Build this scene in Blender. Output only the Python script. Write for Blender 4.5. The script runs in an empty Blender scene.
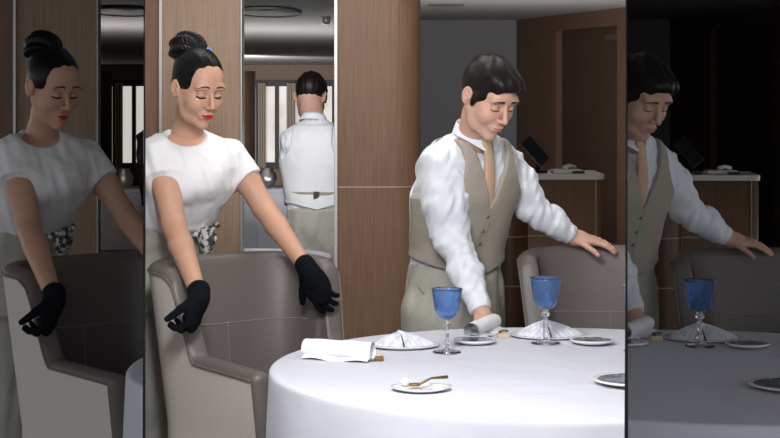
import bpy, bmesh, math, random
import numpy as np
from mathutils import Vector, Matrix
from mathutils.bvhtree import BVHTree
random.seed(4)
rng = np.random.RandomState(7)
FL, HC, CX, HY = 1700.0, 1.455, 390.0, 99.0
DY = 1.26
R_ = math.radians
def P(px, py, d):                      # point of the place seen at (px, py), d metres away
    return np.array([(px-CX)/FL*d, d, HC-(py-HY)/FL*d])
P0 = P
def P(px, py, d): return P0(px, py, d+DY)   # the figures' depths are counted from a line DY in front of the camera

# ---------------------------------------------------------------- materials
MAT = {}
def mat(name, col, rough=.6, metal=0., spec=.5, bump=None, var=None, coat=0., trans=0., ior=1.45, emit=None, sheen=0., sss=0.):
    m = bpy.data.materials.new(name); m.use_nodes = True
    nt = m.node_tree; b = nt.nodes['Principled BSDF']
    b.inputs['Base Color'].default_value = (*col, 1)
    b.inputs['Roughness'].default_value = rough
    b.inputs['Metallic'].default_value = metal
    b.inputs['Specular IOR Level'].default_value = spec
    b.inputs['Coat Weight'].default_value = coat
    b.inputs['Transmission Weight'].default_value = trans
    b.inputs['IOR'].default_value = ior
    b.inputs['Sheen Weight'].default_value = sheen
    if sss:
        b.inputs['Subsurface Weight'].default_value = sss
        b.inputs['Subsurface Radius'].default_value = (1, .35, .2)
        b.inputs['Subsurface Scale'].default_value = .006
    if emit:
        b.inputs['Emission Color'].default_value = (*emit[0], 1); b.inputs['Emission Strength'].default_value = emit[1]
    tc = nt.nodes.new('ShaderNodeTexCoord')
    def noise(scale, vec, detail=4):
        mp = nt.nodes.new('ShaderNodeMapping'); mp.inputs['Scale'].default_value = vec
        nt.links.new(tc.outputs['Object'], mp.inputs['Vector'])
        n = nt.nodes.new('ShaderNodeTexNoise'); n.inputs['Scale'].default_value = scale; n.inputs['Detail'].default_value = detail
        nt.links.new(mp.outputs['Vector'], n.inputs['Vector']); return n
    if var:                              # (scale, stretch, other colour, contrast)
        n = noise(var[0], var[1], 6)
        r = nt.nodes.new('ShaderNodeValToRGB')
        r.color_ramp.elements[0].position = .5-var[3]; r.color_ramp.elements[1].position = .5+var[3]
        r.color_ramp.elements[0].color = (*col, 1); r.color_ramp.elements[1].color = (*var[2], 1)
        nt.links.new(n.outputs['Fac'], r.inputs['Fac']); nt.links.new(r.outputs['Color'], b.inputs['Base Color'])
    if bump:                             # list of (scale, stretch, distance)
        prev = None
        for sc, st, dist in bump:
            n = noise(sc, st, 3)
            bp = nt.nodes.new('ShaderNodeBump'); bp.inputs['Distance'].default_value = dist; bp.inputs['Strength'].default_value = 1
            nt.links.new(n.outputs['Fac'], bp.inputs['Height'])
            if prev: nt.links.new(prev.outputs['Normal'], bp.inputs['Normal'])
            prev = bp
        nt.links.new(prev.outputs['Normal'], b.inputs['Normal'])
    MAT[name] = m; return m
I3 = (1, 1, 1)
mat('wood', (.150, .083, .049), .5, spec=.35, var=(14, (9, 9, .35), (.205, .121, .076), .2), bump=[(60, (6, 6, .3), .0006)])
mat('wood_light', (.26, .17, .12), .5, spec=.35, var=(14, (9, 9, .35), (.35, .24, .175), .2), bump=[(60, (6, 6, .3), .0006)])
mat('wood_dark', (.12, .066, .043), .55, spec=.3, var=(14, (.4, .4, 9), (.16, .09, .06), .2))
mat('wood_door', (.06, .032, .022), .5, spec=.3, var=(14, (9, 9, .35), (.08, .045, .032), .2))
mat('panel_brown', (.085, .038, .022), .35, var=(6, I3, (.11, .052, .03), .3))
mat('seam_line', (.36, .27, .2), .4)
mat('steel', (.62, .6, .57), .28, metal=1)
mat('steel_white', (.72, .71, .69), .35, metal=.5)
mat('grey_wall', (.2, .2, .21), .85)
mat('ceiling_paint', (.36, .34, .33), .85)
mat('recess', (.09, .065, .05), .6)
mat('floor_carpet', (.12, .105, .09), .95, var=(30, I3, (.16, .14, .12), .2))
mat('divider', (.015, .015, .016), .8)
mat('divider_bounce', (.5, .49, .48), .9)  # pale faces of the added dividers, bounce light inside the bays
mat('counter_stone', (.62, .58, .54), .3)
mat('skin_f', (.52, .30, .21), .48, spec=.35, sss=.25, bump=[(300, I3, .0002)])
mat('skin_m', (.58, .35, .265), .5, spec=.35, sss=.25, bump=[(300, I3, .0002)])
mat('hair_f', (.004, .0035, .004), .4, spec=.22, bump=[(120, (1, 1, .15), .0015)])
mat('hair_m', (.008, .006, .005), .42, spec=.3, bump=[(160, (1, .3, .3), .002)])
mat('brow', (.02, .012, .01), .7)
mat('lip_red', (.42, .012, .018), .35)
mat('lip_m', (.46, .2, .16), .5)
mat('lash', (.008, .006, .006), .6)
mat('eye_white', (.7, .66, .62), .2)
mat('shirt_f', (.74, .74, .76), .8, sheen=.15, bump=[(9, (1, 1, .7), .009), (900, I3, .0003)])
mat('shirt_m', (.70, .73, .79), .75, sheen=.1, bump=[(16, (1, 1, .55), .006), (700, I3, .0003)])
mat('vest', (.33, .29, .245), .85, var=(420, (1, 1, 1), (.39, .35, .30), .15), bump=[(12, I3, .006), (500, I3, .0008)])
mat('vest_back', (.70, .71, .74), .8, bump=[(14, (1, 1, .5), .012)])
mat('strap', (.36, .32, .26), .8)
mat('tie', (.60, .40, .27), .6, bump=[(400, I3, .0004)])
mat('trouser', (.36, .35, .305), .85, var=(260, (1, 1, .25), (.42, .41, .36), .2), bump=[(10, (1, 1, .35), .012)])
mat('glove', (.004, .005, .008), .9, spec=.15, bump=[(260, I3, .0006)])
mat('leather_shoe', (.01, .01, .01), .3)
mat('chair_linen', (.58, .53, .49), .9, var=(320, (1, 1, .5), (.68, .63, .585), .2), bump=[(420, I3, .0008)])
mat('chair_leather', (.135, .115, .108), .42, spec=.5, bump=[(260, I3, .0006)])
mat('stitch', (.23, .2, .185), .6)
mat('chair_leg', (.03, .02, .015), .4)
mat('tablecloth', (.57, .585, .66), .85, sheen=.1, bump=[(2.4, (1, 1, 1), .02), (900, I3, .0002)])
mat('napkin', (.78, .78, .82), .85, bump=[(22, I3, .006)])
mat('lace', (.70, .71, .76), .8, var=(70, (1, 1, .4), (.5, .52, .58), .12), bump=[(60, (1, 1, 1), .004)])
mat('porcelain', (.74, .73, .72), .25, coat=.4)
mat('plate_glaze', (.035, .05, .085), .2, coat=.5, var=(28, (3, .6, 1), (.22, .27, .36), .1))
mat('crystal', (1, 1, 1), .02, trans=1, ior=1.5)
mat('blue_glass', (.38, .61, 1), .06, trans=.95, ior=1.45, bump=[(55, (1, 1, .6), .004)])
mat('wood_block', (.58, .45, .30), .6)
mat('bronze', (.22, .14, .07), .4, metal=.7)
mat('black_plastic', (.012, .012, .014), .35)
mat('screen', (.01, .011, .013), .12)
mat('phone_white', (.6, .58, .55), .45)
mat('curtain', (.7, .62, .53), .9)
mat('daylight_pane', (.8, .8, .8), .6, emit=((1., .95, .88), .55), var=(1.1, (1.6, 1, .8), (.16, .12, .1), .1))
mat('frame_dark', (.045, .038, .034), .5)
mat('pouch', (.03, .03, .032), .7, var=(60, I3, (.5, .5, .48), .05))
mat('brooch', (.25, .4, .9), .15, metal=.6)
mat('pearl', (.75, .73, .7), .25, coat=.5)
mat('button', (.12, .1, .08), .4)
mat('chrome_strip', (.45, .44, .42), .4, metal=.5)

# ---------------------------------------------------------------- mesh data
def D(v, f, m): return dict(v=np.asarray(v, float).reshape(-1, 3), f=[tuple(int(i) for i in q) for q in f], m=m, flat=False)
def join(*ds):
    v = []; f = []; n = 0
    for d in ds:
        v.append(d['v']); f += [tuple(i+n for i in q) for q in d['f']]; n += len(d['v'])
    return dict(v=np.concatenate(v), f=f, m=ds[0]['m'], flat=ds[0]['flat'])
def box(lo, hi, m, bev=0.0, M=None):
    bm = bmesh.new(); bmesh.ops.create_cube(bm, size=1)
    lo = np.array(lo, float); hi = np.array(hi, float)
    for v in bm.verts: v.co = Vector((lo+hi)/2 + np.array(v.co)*(hi-lo))
    if bev: bmesh.ops.bevel(bm, geom=bm.edges[:], offset=bev, segments=3, affect='EDGES', profile=.5)
    bm.verts.index_update()
    d = D([v.co[:] for v in bm.verts], [[v.index for v in f.verts] for f in bm.faces], m); bm.free()
    d['flat'] = True
    if M is not None: d['v'] = xf(d['v'], M)
    return d
def xf(v, M):
    A = np.array(M); return v @ A[:3, :3].T + A[:3, 3]
def place(d, M):
    d = dict(d); d['v'] = xf(d['v'], M); return d
def T(x, y, z, rz=0, rx=0, ry=0):
    return Matrix.Translation((x, y, z)) @ Matrix.Rotation(rz, 4, 'Z') @ Matrix.Rotation(ry, 4, 'Y') @ Matrix.Rotation(rx, 4, 'X')
def grid(fn, nu, nv, m, closeu=False):
    v = [fn(i/(nu if closeu else nu-1), j/(nv-1)) for i in range(nu) for j in range(nv)]
    f = []
    for i in range(nu if closeu else nu-1):
        for j in range(nv-1):
            a = i*nv+j; b = ((i+1) % nu)*nv+j
            f.append((a, b, b+1, a+1))
    return D(v, f, m)
def lathe(prof, m, n=40, sx=1, sy=1, wob=None):
    def fn(u, t):
        k = t*(len(prof)-1); i = min(int(round(k)), len(prof)-1); r, z = prof[i]
        a = u*2*math.pi; w = wob(a, i) if wob else 1
        return (r*w*math.cos(a)*sx, r*w*math.sin(a)*sy, z)
    return grid(fn, n, len(prof), m, True)
def tube(pts, r, m, n=10):
    pts = [np.array(p, float) for p in pts]; rr = r if hasattr(r, '__len__') else [r]*len(pts)
    v = []; f = []
    up = np.array([0, 0, 1.])
    for i, p in enumerate(pts):
        t = pts[min(i+1, len(pts)-1)]-pts[max(i-1, 0)]; t /= np.linalg.norm(t)+1e-9
        a = np.cross(t, up)
        if np.linalg.norm(a) < .1: a = np.cross(t, [1, 0, 0])
        a /= np.linalg.norm(a); b = np.cross(t, a)
        for k in range(n):
            q = 2*math.pi*k/n; v.append(p+rr[i]*(a*math.cos(q)+b*math.sin(q)))
    for i in range(len(pts)-1):
        for k in range(n):
            f.append((i*n+k, i*n+(k+1) % n, (i+1)*n+(k+1) % n, (i+1)*n+k))
    f.append(tuple(range(n))[::-1]); f.append(tuple((len(pts)-1)*n+k for k in range(n)))
    return D(v, f, m)

# ---------------------------------------------------------------- volumes
def smin(a, b, k):
    if k <= 0: return np.minimum(a, b)
    h = np.maximum(k-np.abs(a-b), 0)/k
    return np.minimum(a, b)-h*h*k*.25
class Vol:
    def __init__(s, lo, hi, h):
        s.h = h
        s.ax = [np.arange(lo[i], hi[i]+h, h).astype(np.float32) for i in range(3)]
        s.D = np.full([len(a) for a in s.ax], .3, np.float32)
    def sl(s, lo, hi):
        o = []
        for i in range(3):
            a = np.searchsorted(s.ax[i], lo[i]); b = np.searchsorted(s.ax[i], hi[i])
            o.append(slice(max(a, 0), max(b, 0)))
        return tuple(o)
    def g(s, q): return s.ax[0][q[0]][:, None, None], s.ax[1][q[1]][None, :, None], s.ax[2][q[2]][None, None, :]
    def do(s, fn, lo, hi, k, mode='add'):
        pad = .04+k
        q = s.sl(np.array(lo)-pad, np.array(hi)+pad)
        if any(a.stop <= a.start for a in q): return
        d = fn(*s.g(q))
        if mode == 'add': s.D[q] = smin(s.D[q], d, k)
        elif mode == 'sub': s.D[q] = -smin(-s.D[q], d, k)
    def ell(s, c, r, k=.01, mode='add', R=None):
        c = np.array(c, float); r = np.array(r, float)
        def fn(X, Y, Z):
            x, y, z = X-c[0], Y-c[1], Z-c[2]
            if R is not None:
                x, y, z = (R[0][0]*x+R[0][1]*y+R[0][2]*z, R[1][0]*x+R[1][1]*y+R[1][2]*z, R[2][0]*x+R[2][1]*y+R[2][2]*z)
            k0 = np.sqrt((x/r[0])**2+(y/r[1])**2+(z/r[2])**2); k1 = np.sqrt((x/r[0]**2)**2+(y/r[1]**2)**2+(z/r[2]**2)**2)
            return k0*(k0-1)/(k1+1e-6)
        e = max(r) if R is not None else r
        s.do(fn, c-e, c+e, k, mode)
    def cone(s, a, b, r1, r2, k=.01, mode='add', cut=None):
        a = np.array(a, float); b = np.array(b, float); ab = b-a; L2 = ab@ab; L = math.sqrt(L2)
        def fn(X, Y, Z):
            t0 = ((X-a[0])*ab[0]+(Y-a[1])*ab[1]+(Z-a[2])*ab[2])/L2
            t = np.clip(t0, 0, 1)
            d = np.sqrt((X-a[0]-t*ab[0])**2+(Y-a[1]-t*ab[1])**2+(Z-a[2]-t*ab[2])**2)-(r1+(r2-r1)*t)
            if cut: d = np.maximum(d, (t0-1)*L)
            return d
        m = max(r1, r2)
        s.do(fn, np.minimum(a, b)-m, np.maximum(a, b)+m, k, mode)
    def chain(s, pts, rs, k=.01, cut=None):
        for i in range(len(pts)-1): s.cone(pts[i], pts[i+1], rs[i], rs[i+1], k, cut=(cut and i == len(pts)-2))
    def loft(s, rows, k=.01, n=2.3, grow=0., mode='add', zr=None, r=.02):
        rows = sorted(rows, key=lambda q: q[2]); A = np.array(rows, float)   # x y z w d yaw
        zz = A[:, 2]; z0, z1 = (zz[0], zz[-1]) if zr is None else zr
        fine = np.linspace(zz[0]-.06, zz[-1]+.06, 200)
        ker = np.hanning(17); ker /= ker.sum()
        cols = [np.convolve(np.pad(np.interp(fine, zz, A[:, i]), 8, mode='edge'), ker, 'valid') for i in (0, 1, 3, 4, 5)]
        def fn(X, Y, Z):
            zf = Z.ravel(); cx, cy, w, d, yw = [np.interp(zf, fine, c)[None, None, :].astype(np.float32) for c in cols]
            c, sn = np.cos(yw), np.sin(yw)
            sx = (X-cx)*c+(Y-cy)*sn; fw = (X-cx)*sn-(Y-cy)*c
            w = w+grow; d = d+grow
            rr = (np.abs(sx/w)**n+np.abs(fw/d)**n)**(1/n)
            q = (rr-1)*np.minimum(w, d)
            return -smin(-q, -np.maximum(Z-z1, z0-Z), r)
        m = A[:, 3:5].max()+.03
        s.do(fn, [A[:, 0].min()-m, A[:, 1].min()-m, z0], [A[:, 0].max()+m, A[:, 1].max()+m, z1], k, mode)
    def mod(s, fn): s.D += fn(*s.g((slice(None),)*3)).astype(np.float32)
    def cutf(s, fn, k=.004): s.D = -smin(-s.D, -fn(*s.g((slice(None),)*3)).astype(np.float32), k)   # keep where fn<0
    def mesh(s, m):
        Dm = s.D; ins = Dm < 0
        c = np.zeros([n-1 for n in Dm.shape], np.int8)
        for a in (0, 1):
            for b in (0, 1):
                for e in (0, 1):
                    c += ins[a:a+c.shape[0], b:b+c.shape[1], e:e+c.shape[2]]
        act = (c > 0) & (c < 8); I = np.argwhere(act)
        idx = np.full(c.shape, -1, np.int64); idx[act] = np.arange(len(I))
        acc = np.zeros((len(I), 3)); cnt = np.zeros(len(I))
        for ax in range(3):
            o = [x for x in range(3) if x != ax]
            for a in (0, 1):
                for b in (0, 1):
                    p = np.zeros(3, int); p[o[0]] = a; p[o[1]] = b; q = p.copy(); q[ax] = 1
                    A = I+p; B = I+q
                    d0 = Dm[A[:, 0], A[:, 1], A[:, 2]]; d1 = Dm[B[:, 0], B[:, 1], B[:, 2]]
                    mk = (d0 < 0) != (d1 < 0)
                    t = np.where(mk, d0/(d0-d1+1e-12), 0)
                    pos = p[None, :]+(q-p)[None, :]*t[:, None]
                    acc[mk] += pos[mk]; cnt[mk] += 1
        V = (I+acc/cnt[:, None])*s.h+np.array([a[0] for a in s.ax])
        F = []
        for ax in range(3):
            u, w = [(1, 2), (2, 0), (0, 1)][ax]
            s0 = [slice(None)]*3; s1 = [slice(None)]*3
            s0[ax] = slice(0, -1); s1[ax] = slice(1, None)
            E = ins[tuple(s0)] != ins[tuple(s1)]; pts = np.argwhere(E)
            ok = (pts[:, u] > 0) & (pts[:, w] > 0) & (pts[:, u] < Dm.shape[u]-1) & (pts[:, w] < Dm.shape[w]-1); pts = pts[ok]
            if not len(pts): continue
            def g(du, dw):
                q = pts.copy(); q[:, u] -= du; q[:, w] -= dw; return idx[q[:, 0], q[:, 1], q[:, 2]]
            quad = np.stack([g(1, 1), g(0, 1), g(0, 0), g(1, 0)], 1)
            flip = ~ins[pts[:, 0], pts[:, 1], pts[:, 2]]
            quad[flip] = quad[flip][:, ::-1]; F.append(quad)
        F = np.concatenate(F)
        return dict(v=V, f=[tuple(q) for q in F.tolist()], m=m, flat=False)

# ---------------------------------------------------------------- registry of things
THINGS = []
def thing(name, label, cat, parts, base, group=None, kind=None, bays='LMR', single=None, labels=None):
    """parts: list of dict(name, data, label, kids)"""
    THINGS.append(dict(name=name, label=label, cat=cat, parts=parts, base=np.array(base, float), group=group, kind=kind, bays=bays, single=single, labels=labels or {}))
def part(name, data, label=None, kids=None): return dict(name=name, data=data, label=label, kids=kids or [])

# ================================================================ PEOPLE
def wr(X, Y, Z, fr, seed=0.):
    a = np.sin(fr*(X*.9+Y*.5+Z*.6)+seed+2.2*np.sin(fr*.45*(Z-.7*X)+seed*2))
    b = np.sin(fr*1.7*(Z*.8-X*.55+Y*.4)+seed*3+1.8*np.sin(fr*.6*(X+Y)+seed))
    return a*.6+b*.4
def head_basis(C, yaw, pitch):
    s, c, sp, cp = math.sin(yaw), math.cos(yaw), math.sin(pitch), math.cos(pitch)
    L = np.array([c, s, 0]); F = np.array([s*cp, -c*cp, -sp]); U = np.array([s*sp, -c*sp, cp])
    M = Matrix.Identity(4)
    for i in range(3): M[i][0] = L[i]; M[i][1] = F[i]; M[i][2] = U[i]; M[i][3] = C[i]
    return M
def build_head(M, scale, male, neck_w, skin):
    """neck_w: world points (p, r) of the neck below the skull"""
    inv = np.array(M.inverted())
    v = Vol((-.11, -.17, -.27), (.11, .135, .14), .003)
    v.ell((0, -.014, .034), (.073, .093, .086), 0)
    v.ell((0, .022, -.025), (.061, .066, .085), .02)
    v.ell((0, .042, .045), (.055, .045, .05), .02)
    for s in (-1, 1):
        v.cone((s*.050, -.002, -.045), (s*.036, .025, -.084), .016, .014, .03)
        v.cone((s*.036, .025, -.084), (s*.008, .066, -.104), .015 if male else .013, .014 if male else .011, .03)
        v.ell((s*.036, .056, -.032), (.024, .026, .028), .025)
        v.ell((s*.030, .078, .026), (.024, .009, .010), .02)          # brow
    v.ell((0, .075, -.105), (.017 if male else .013, .013, .013), .012)
    v.ell((0, .080, -.068), (.024, .014, .02), .014)                      # mouth mound
    for s in (-1, 1):
        v.ell((s*.031, .098, .006), (.017, .016, .013), .012, 'sub')
        v.ell((s*.031, .073, .002), (.0145, .0145, .0125), .003)          # lidded eye
    v.cone((0, .084, .016), (0, .110, -.028), .0065, .0085, .008)
    v.ell((0, .110, -.031), (.0105, .010, .0085), .004)
    for s in (-1, 1):
        v.ell((s*.0125, .099, -.035), (.007, .010, .007), .004)
        v.ell((s*.006, .107, -.0415), (.003, .004, .003), .002, 'sub')
    v.ell((0, .0945, -.0605), (.021, .0075, .0052), .004)                # lips
    v.ell((0, .0925, -.0715), (.018, .0085, .0062), .004)
    for s in (-1, 1):                                                    # ears
        Re = np.array(Matrix.Rotation(s*.35, 3, 'Z') @ Matrix.Rotation(.15, 3, 'X'))
        v.ell((s*.078, -.012, -.008), (.0075, .019, .030), .006, R=Re.T)
        v.ell((s*.085, -.009, -.002), (.006, .0115, .019), .002, 'sub', R=Re.T); v.ell((s*.079, -.014, -.006), (.004, .007, .012), .002, R=Re.T); v.ell((s*.079, .002, -.012), (.004, .005, .006), .003)
    nk = [(inv[:3, :3] @ np.array(p)+inv[:3, 3], r) for p, r in neck_w]
    pr = (np.array((0, -.022, -.03)), nk[0][1]*1.0)
    chain = [pr]+nk
    for a, b in zip(chain[:-1], chain[1:]): v.cone(a[0]/scale, b[0]/scale, a[1]/scale, b[1]/scale, .025)
    d = v.mesh(skin); d['v'] = d['v']*scale
    bvh = BVHTree.FromPolygons([tuple(p) for p in d['v']], d['f'])
    d['v'] = xf(d['v'], M)
    def on(s, u, off=.0006):
        h = bvh.ray_cast(Vector((s*scale, .3, u*scale)), Vector((0, -1, 0)))
        y = h[0].y if h[0] is not None else .08*scale
        return np.array([s*scale, y+off, u*scale])
    def toW(p): return xf(np.array(p).reshape(-1, 3), M)
    return d, on, toW
def face_patch(on, toW, up, lo, s0, s1, m, n=18, k=5, off=.0012):
    v = []; 
    for i in range(n):
        t = i/(n-1); s = s0+(s1-s0)*t
        a, b = lo(t), up(t)
        for j in range(k):
            q = j/(k-1); w = math.sin(math.pi*q)
            v.append(on(s, a+(b-a)*q, off*w*min(1, 6*t, 6*(1-t))+.0002))
    f = [(i*k+j, (i+1)*k+j, (i+1)*k+j+1, i*k+j+1) for i in range(n-1) for j in range(k-1)]
    return D(toW(v), f, m)
def face_parts(on, toW, male):
    ps = []
    ml = 'lip_m' if male else 'lip_red'
    w = .019 if male else .0205
    bow = lambda t: -.0665+(.0088 if not male else .0065)*math.sin(math.pi*t)**.7*(1-.22*math.exp(-((t-.5)/.08)**2))
    bot = lambda t: -.0665-(.0105 if not male else .0085)*math.sin(math.pi*t)**.8
    mid = lambda t: -.0662
    ps.append(part('lips', join(face_patch(on, toW, bow, mid, -w, w, ml), face_patch(on, toW, mid, bot, -w, w, ml)), None if male else 'lips painted red'))
    for s in (-1, 1):
        th = .0085 if male else .0060
        c = lambda t: .026+(.009 if not male else .005)*math.sin(math.pi*(.15+.75*t))-.004*t
        if s > 0: f = c; s0, s1 = .013, .052
        else: f = c; s0, s1 = -.013, -.052
        ps.append(part('eyebrow', face_patch(on, toW, lambda t: f(t)+th*.5*(1-.6*t), lambda t: f(t)-th*.5*(1-.6*t), s0, s1, 'brow', 14, 6, .003)))
        pts = [on(s*(.031-.0155*math.cos(math.pi*t)), -.0035-.004*math.sin(math.pi*t), .0010) for t in np.linspace(0, 1, 12)]
        ps.append(part('eyelashes', tube(toW(pts), [(.0006 if male else .0010)+(.0008 if male else .0015)*math.sin(math.pi*t)**.5+(.0006*t if not male else 0) for t in np.linspace(0, 1, 12)], 'lash', 6)))
        pts = [on(s*(.031-.0155*math.cos(math.pi*t)), .004+.005*math.sin(math.pi*t), .0002) for t in np.linspace(0, 1, 12)]
        ps.append(part('eyelid_crease', tube(toW(pts), .0006, 'brow', 5)))
    return ps
def hand(v, W, d, n, t, spread=.12, curls=(.35, .35, .3), thumb=(.4, .5), sc=1., thick=1., k=.004):
    """wrist W, finger direction d, palm normal n (fingers curl towards it), t towards the thumb"""
    W = np.array(W, float); d = np.array(d, float); d /= np.linalg.norm(d)
    n = np.array(n, float); n -= d*(n@d); n /= np.linalg.norm(n)
    t0 = np.array(t, float); t = np.cross(d, n); t = t if t@t0 > 0 else -t
    R = np.array([t, d, n])
    v.ell(W+d*.052*sc, np.array((.040, .054, .0155))*sc*thick, .01, R=R)
    v.cone(W-d*.02*sc, W+d*.03*sc, .024*sc*thick, .026*sc*thick, .015)
    v.ell(W+d*.035*sc+t*.022*sc+n*.008*sc, np.array((.018, .032, .015))*sc*thick, .01, R=R)
    offs = (.029, .010, -.010, -.028); lens = (.070, .078, .072, .056); st = (.088, .092, .088, .080)
    for i in range(4):
        p = W+d*st[i]*sc+t*offs[i]*sc*.98
        q = d*math.cos(spread*(1.5-i)*.35)+t*math.sin(spread*(1.5-i)*.7); q /= np.linalg.norm(q)
        a = 0.; r = (.0092, .0088, .0084, .0076)[i]*sc*thick
        v.cone(W+d*.05*sc+t*offs[i]*sc*.7, p, r*1.1, r*1.08, .006)
        for j, fr in enumerate((.45, .32, .23)):
            a += curls[j]*(1+.12*i)
            dd = q*math.cos(a)+n*math.sin(a)
            e = p+dd*lens[i]*sc*fr
            v.cone(p, e, r*(1-.08*j), r*(1-.08*(j+1)), k); p = e
    p = W+d*.022*sc+t*.026*sc+n*.006*sc
    dd = d*.62+t*math.cos(thumb[0])*.7+n*math.sin(thumb[0])*.7; dd /= np.linalg.norm(dd)
    e = p+dd*.042*sc; v.cone(p, e, .0125*sc*thick, .0105*sc*thick, .008)
    dd = dd*math.cos(thumb[1])+(d*.8+n*.3)*math.sin(thumb[1]); dd /= np.linalg.norm(dd)
    e2 = e+dd*.030*sc; v.cone(e, e2, .0105*sc*thick, .0092*sc*thick, k)
    v.cone(e2, e2+(dd+.2*n)*.020*sc, .0092*sc*thick, .008*sc*thick, k)

def shoe(px, py, m='leather_shoe', yaw=0.):
    v = Vol((px-.16, py-.25, -.01), (px+.16, py+.2, .12), .006)
    F = np.array([math.sin(yaw), -math.cos(yaw), 0])
    c = np.array([px, py, 0.])
    v.cone(c+F*-.06+[0, 0, .04], c+F*.13+[0, 0, .03], .04, .034, .01)
    v.cone(c+F*-.05+[0, 0, .07], c+F*-.04+[0, 0, .1], .04, .038, .02)
    v.cutf(lambda X, Y, Z: (.003-Z)+0*X+0*Y)
    return v.mesh(m)

# ---------------------------------------------------------------- the woman
def woman():
    YT = R_(28)
    head = head_basis(P(198, 87, 4.160), R_(37), R_(21))
    nb = P(186, 137, 4.270)
    hd, on, toW = build_head(head, .97, False, [(P(191, 112, 4.225), .042), (P(188, 128, 4.260), .044), (nb, .052)], 'skin_f')
    rows = []
    def row(px, py, d, w, dp, yaw=YT): p = P(px, py, d); rows.append((p[0], p[1], p[2], w, dp, yaw))
    row(186, 133, 4.280, .075, .060); row(187, 139, 4.280, .125, .075); row(188, 150, 4.280, .165, .095); row(189, 168, 4.270, .168, .112)
    row(187, 188, 4.280, .158, .122); row(181, 206, 4.310, .140, .112); row(173, 226, 4.360, .130, .105); row(169, 240, 4.400, .142, .112)
    rows_t = list(rows)
    SR, ER, WR = P(158, 150, 4.19), P(174, 226, 4.10), P(198, 293, 3.79)
    SL, EL, WL = P(231, 154, 4.37), P(264, 208, 4.32), P(306, 267, 4.12)
    hips = [(*P(167, 240, 4.420), .148, .118, YT), (*P(166, 262, 4.440), .165, .13, YT), (*P(166, 285, 4.440), .168, .13, YT), (*P(166, 305, 4.440), .165, .125, YT)]
    hipR, hipL = P(150, 292, 4.430), P(186, 292, 4.500)
    ankR, ankL = np.array([-.80, 5.74, .09]), np.array([-.62, 5.90, .09])
    # body: trunk, arms, legs as one mesh, head with neck welded in at the collar
    b = Vol((-1.05, 4.95, 0), (-.2, 6.05, 1.45), .005)
    b.loft(rows, .01, grow=-.018)
    b.loft(hips, .02, grow=-.02)
    b.chain([SR, (SR+ER)/2+[.003, 0, 0], ER, ER+(WR-ER)*.3, WR, WR+(WR-ER)*.02], [.036, .044, .0385, .038, .025, .023], .012)
    b.chain([SL, (SL+EL)/2, EL, EL+(WL-EL)*.3, WL, WL+(WL-EL)*.02], [.036, .043, .038, .037, .025, .023], .012)
    b.cone(P(188, 148, 4.280), P(188, 128, 4.265), .045, .045, .02)
    for h, a in ((hipR, ankR), (hipL, ankL)):
        b.chain([h, (h+a)/2+[0, -.02, 0], a], [.08, .055, .036], .03)
        b.cone(a, a+[.05, -.12, -.06], .036, .028, .02)
    body = b.mesh('skin_f')
    # gloves
    def glove(Wp, fore, d, n, t, **kw):
        lo = np.minimum(Wp, Wp+np.array(d)*.2)-.12; hi = np.maximum(Wp, Wp+np.array(d)*.2)+.12
        g = Vol(lo, hi, .0028)
        g.cone(Wp-fore*.03, Wp+fore*.03, .031, .028, .004)
        hand(g, Wp+fore*.015, d, n, t, thick=1.25, **kw)
        g.cutf(lambda X, Y, Z: -((X-Wp[0])*fore[0]+(Y-Wp[1])*fore[1]+(Z-Wp[2])*fore[2])-.022)
        return g.mesh('glove')
    fR = (WR-ER)/np.linalg.norm(WR-ER); fL = (WL-EL)/np.linalg.norm(WL-EL)
    gR = glove(WR, fR, (-.22, -.10, -.95), (-.92, .30, -.1), (.0, -1, .1), curls=(.75, .75, .35), thumb=(.7, .5), spread=.05, sc=.95)
    gL = glove(WL, fL, (.45, .0, -.88), (.45, .8, -.2), (-.75, -.3, -.5), curls=(.35, .35, .25), thumb=(.3, .3), spread=.16)
    body = join(body, hd)
    # t-shirt
    s = Vol((-1.05, 5.1, .9), (-.25, 6.0, 1.5), .004)
    s.loft(rows_t, .01, zr=(P(173, 231, 4.360)[2], P(186, 130, 4.280)[2]))
    dirR = (ER-SR)/np.linalg.norm(ER-SR); dirL = (EL-SL)/np.linalg.norm(EL-SL)
    s.ell(P(200, 180, 4.19), (.05, .03, .045), .06); s.ell(P(176, 182, 4.17), (.05, .03, .045), .06)
    s.cone(SR+dirR*.0, SR+dirR*.085, .047, .056, .05, cut=True)
    s.cone(SL+dirL*.0, SL+dirL*.10, .047, .055, .05, cut=True)
    s.mod(lambda X, Y, Z: .0018*wr(X, Y, Z, 38, 1.)+.0034*wr(X*2.2+Z, Y*2.2, Z*.5-X*.8, 34, 2.6))
    nc = P(189, 131, 4.200)
    s.ell(nc, (.078, .085, .050), .006, 'sub', R=np.array(Matrix.Rotation(YT, 3, 'Z').inverted()))
    shirt = s.mesh('shirt_f')
    band = []
    for a in np.linspace(0, 2*math.pi, 40):                              # hems stitched at the sleeves
        u = np.cross(dirR, [0, 1, 0]); u /= np.linalg.norm(u); w = np.cross(dirR, u)
        band.append(SR+dirR*.080+(.0575)*(u*math.cos(a)+w*math.sin(a)))
    hemR = tube(band, .0022, 'shirt_f', 6)
    # trousers
    t = Vol((-1.1, 5.35, .03), (-.3, 6.15, 1.12), .006)
    t.loft(hips, .02, zr=(hips[-1][2]-.02, P(170, 224, 4.380)[2]))
    t.loft([(*P(171, 222, 4.380), .136, .113, YT), (*P(167, 245, 4.420), .15, .122, YT)], .02)
    for h, a, in ((hipR, ankR), (hipL, ankL)):
        t.chain([h, h*.5+a*.5, a+[0, 0, .0]], [.102, .088, .085], .04, cut=True)
    t.mod(lambda X, Y, Z: .004*wr(X*1.8, Y*1.8, Z*.5, 40, .4))
    tr = t.mesh('trouser')
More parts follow.
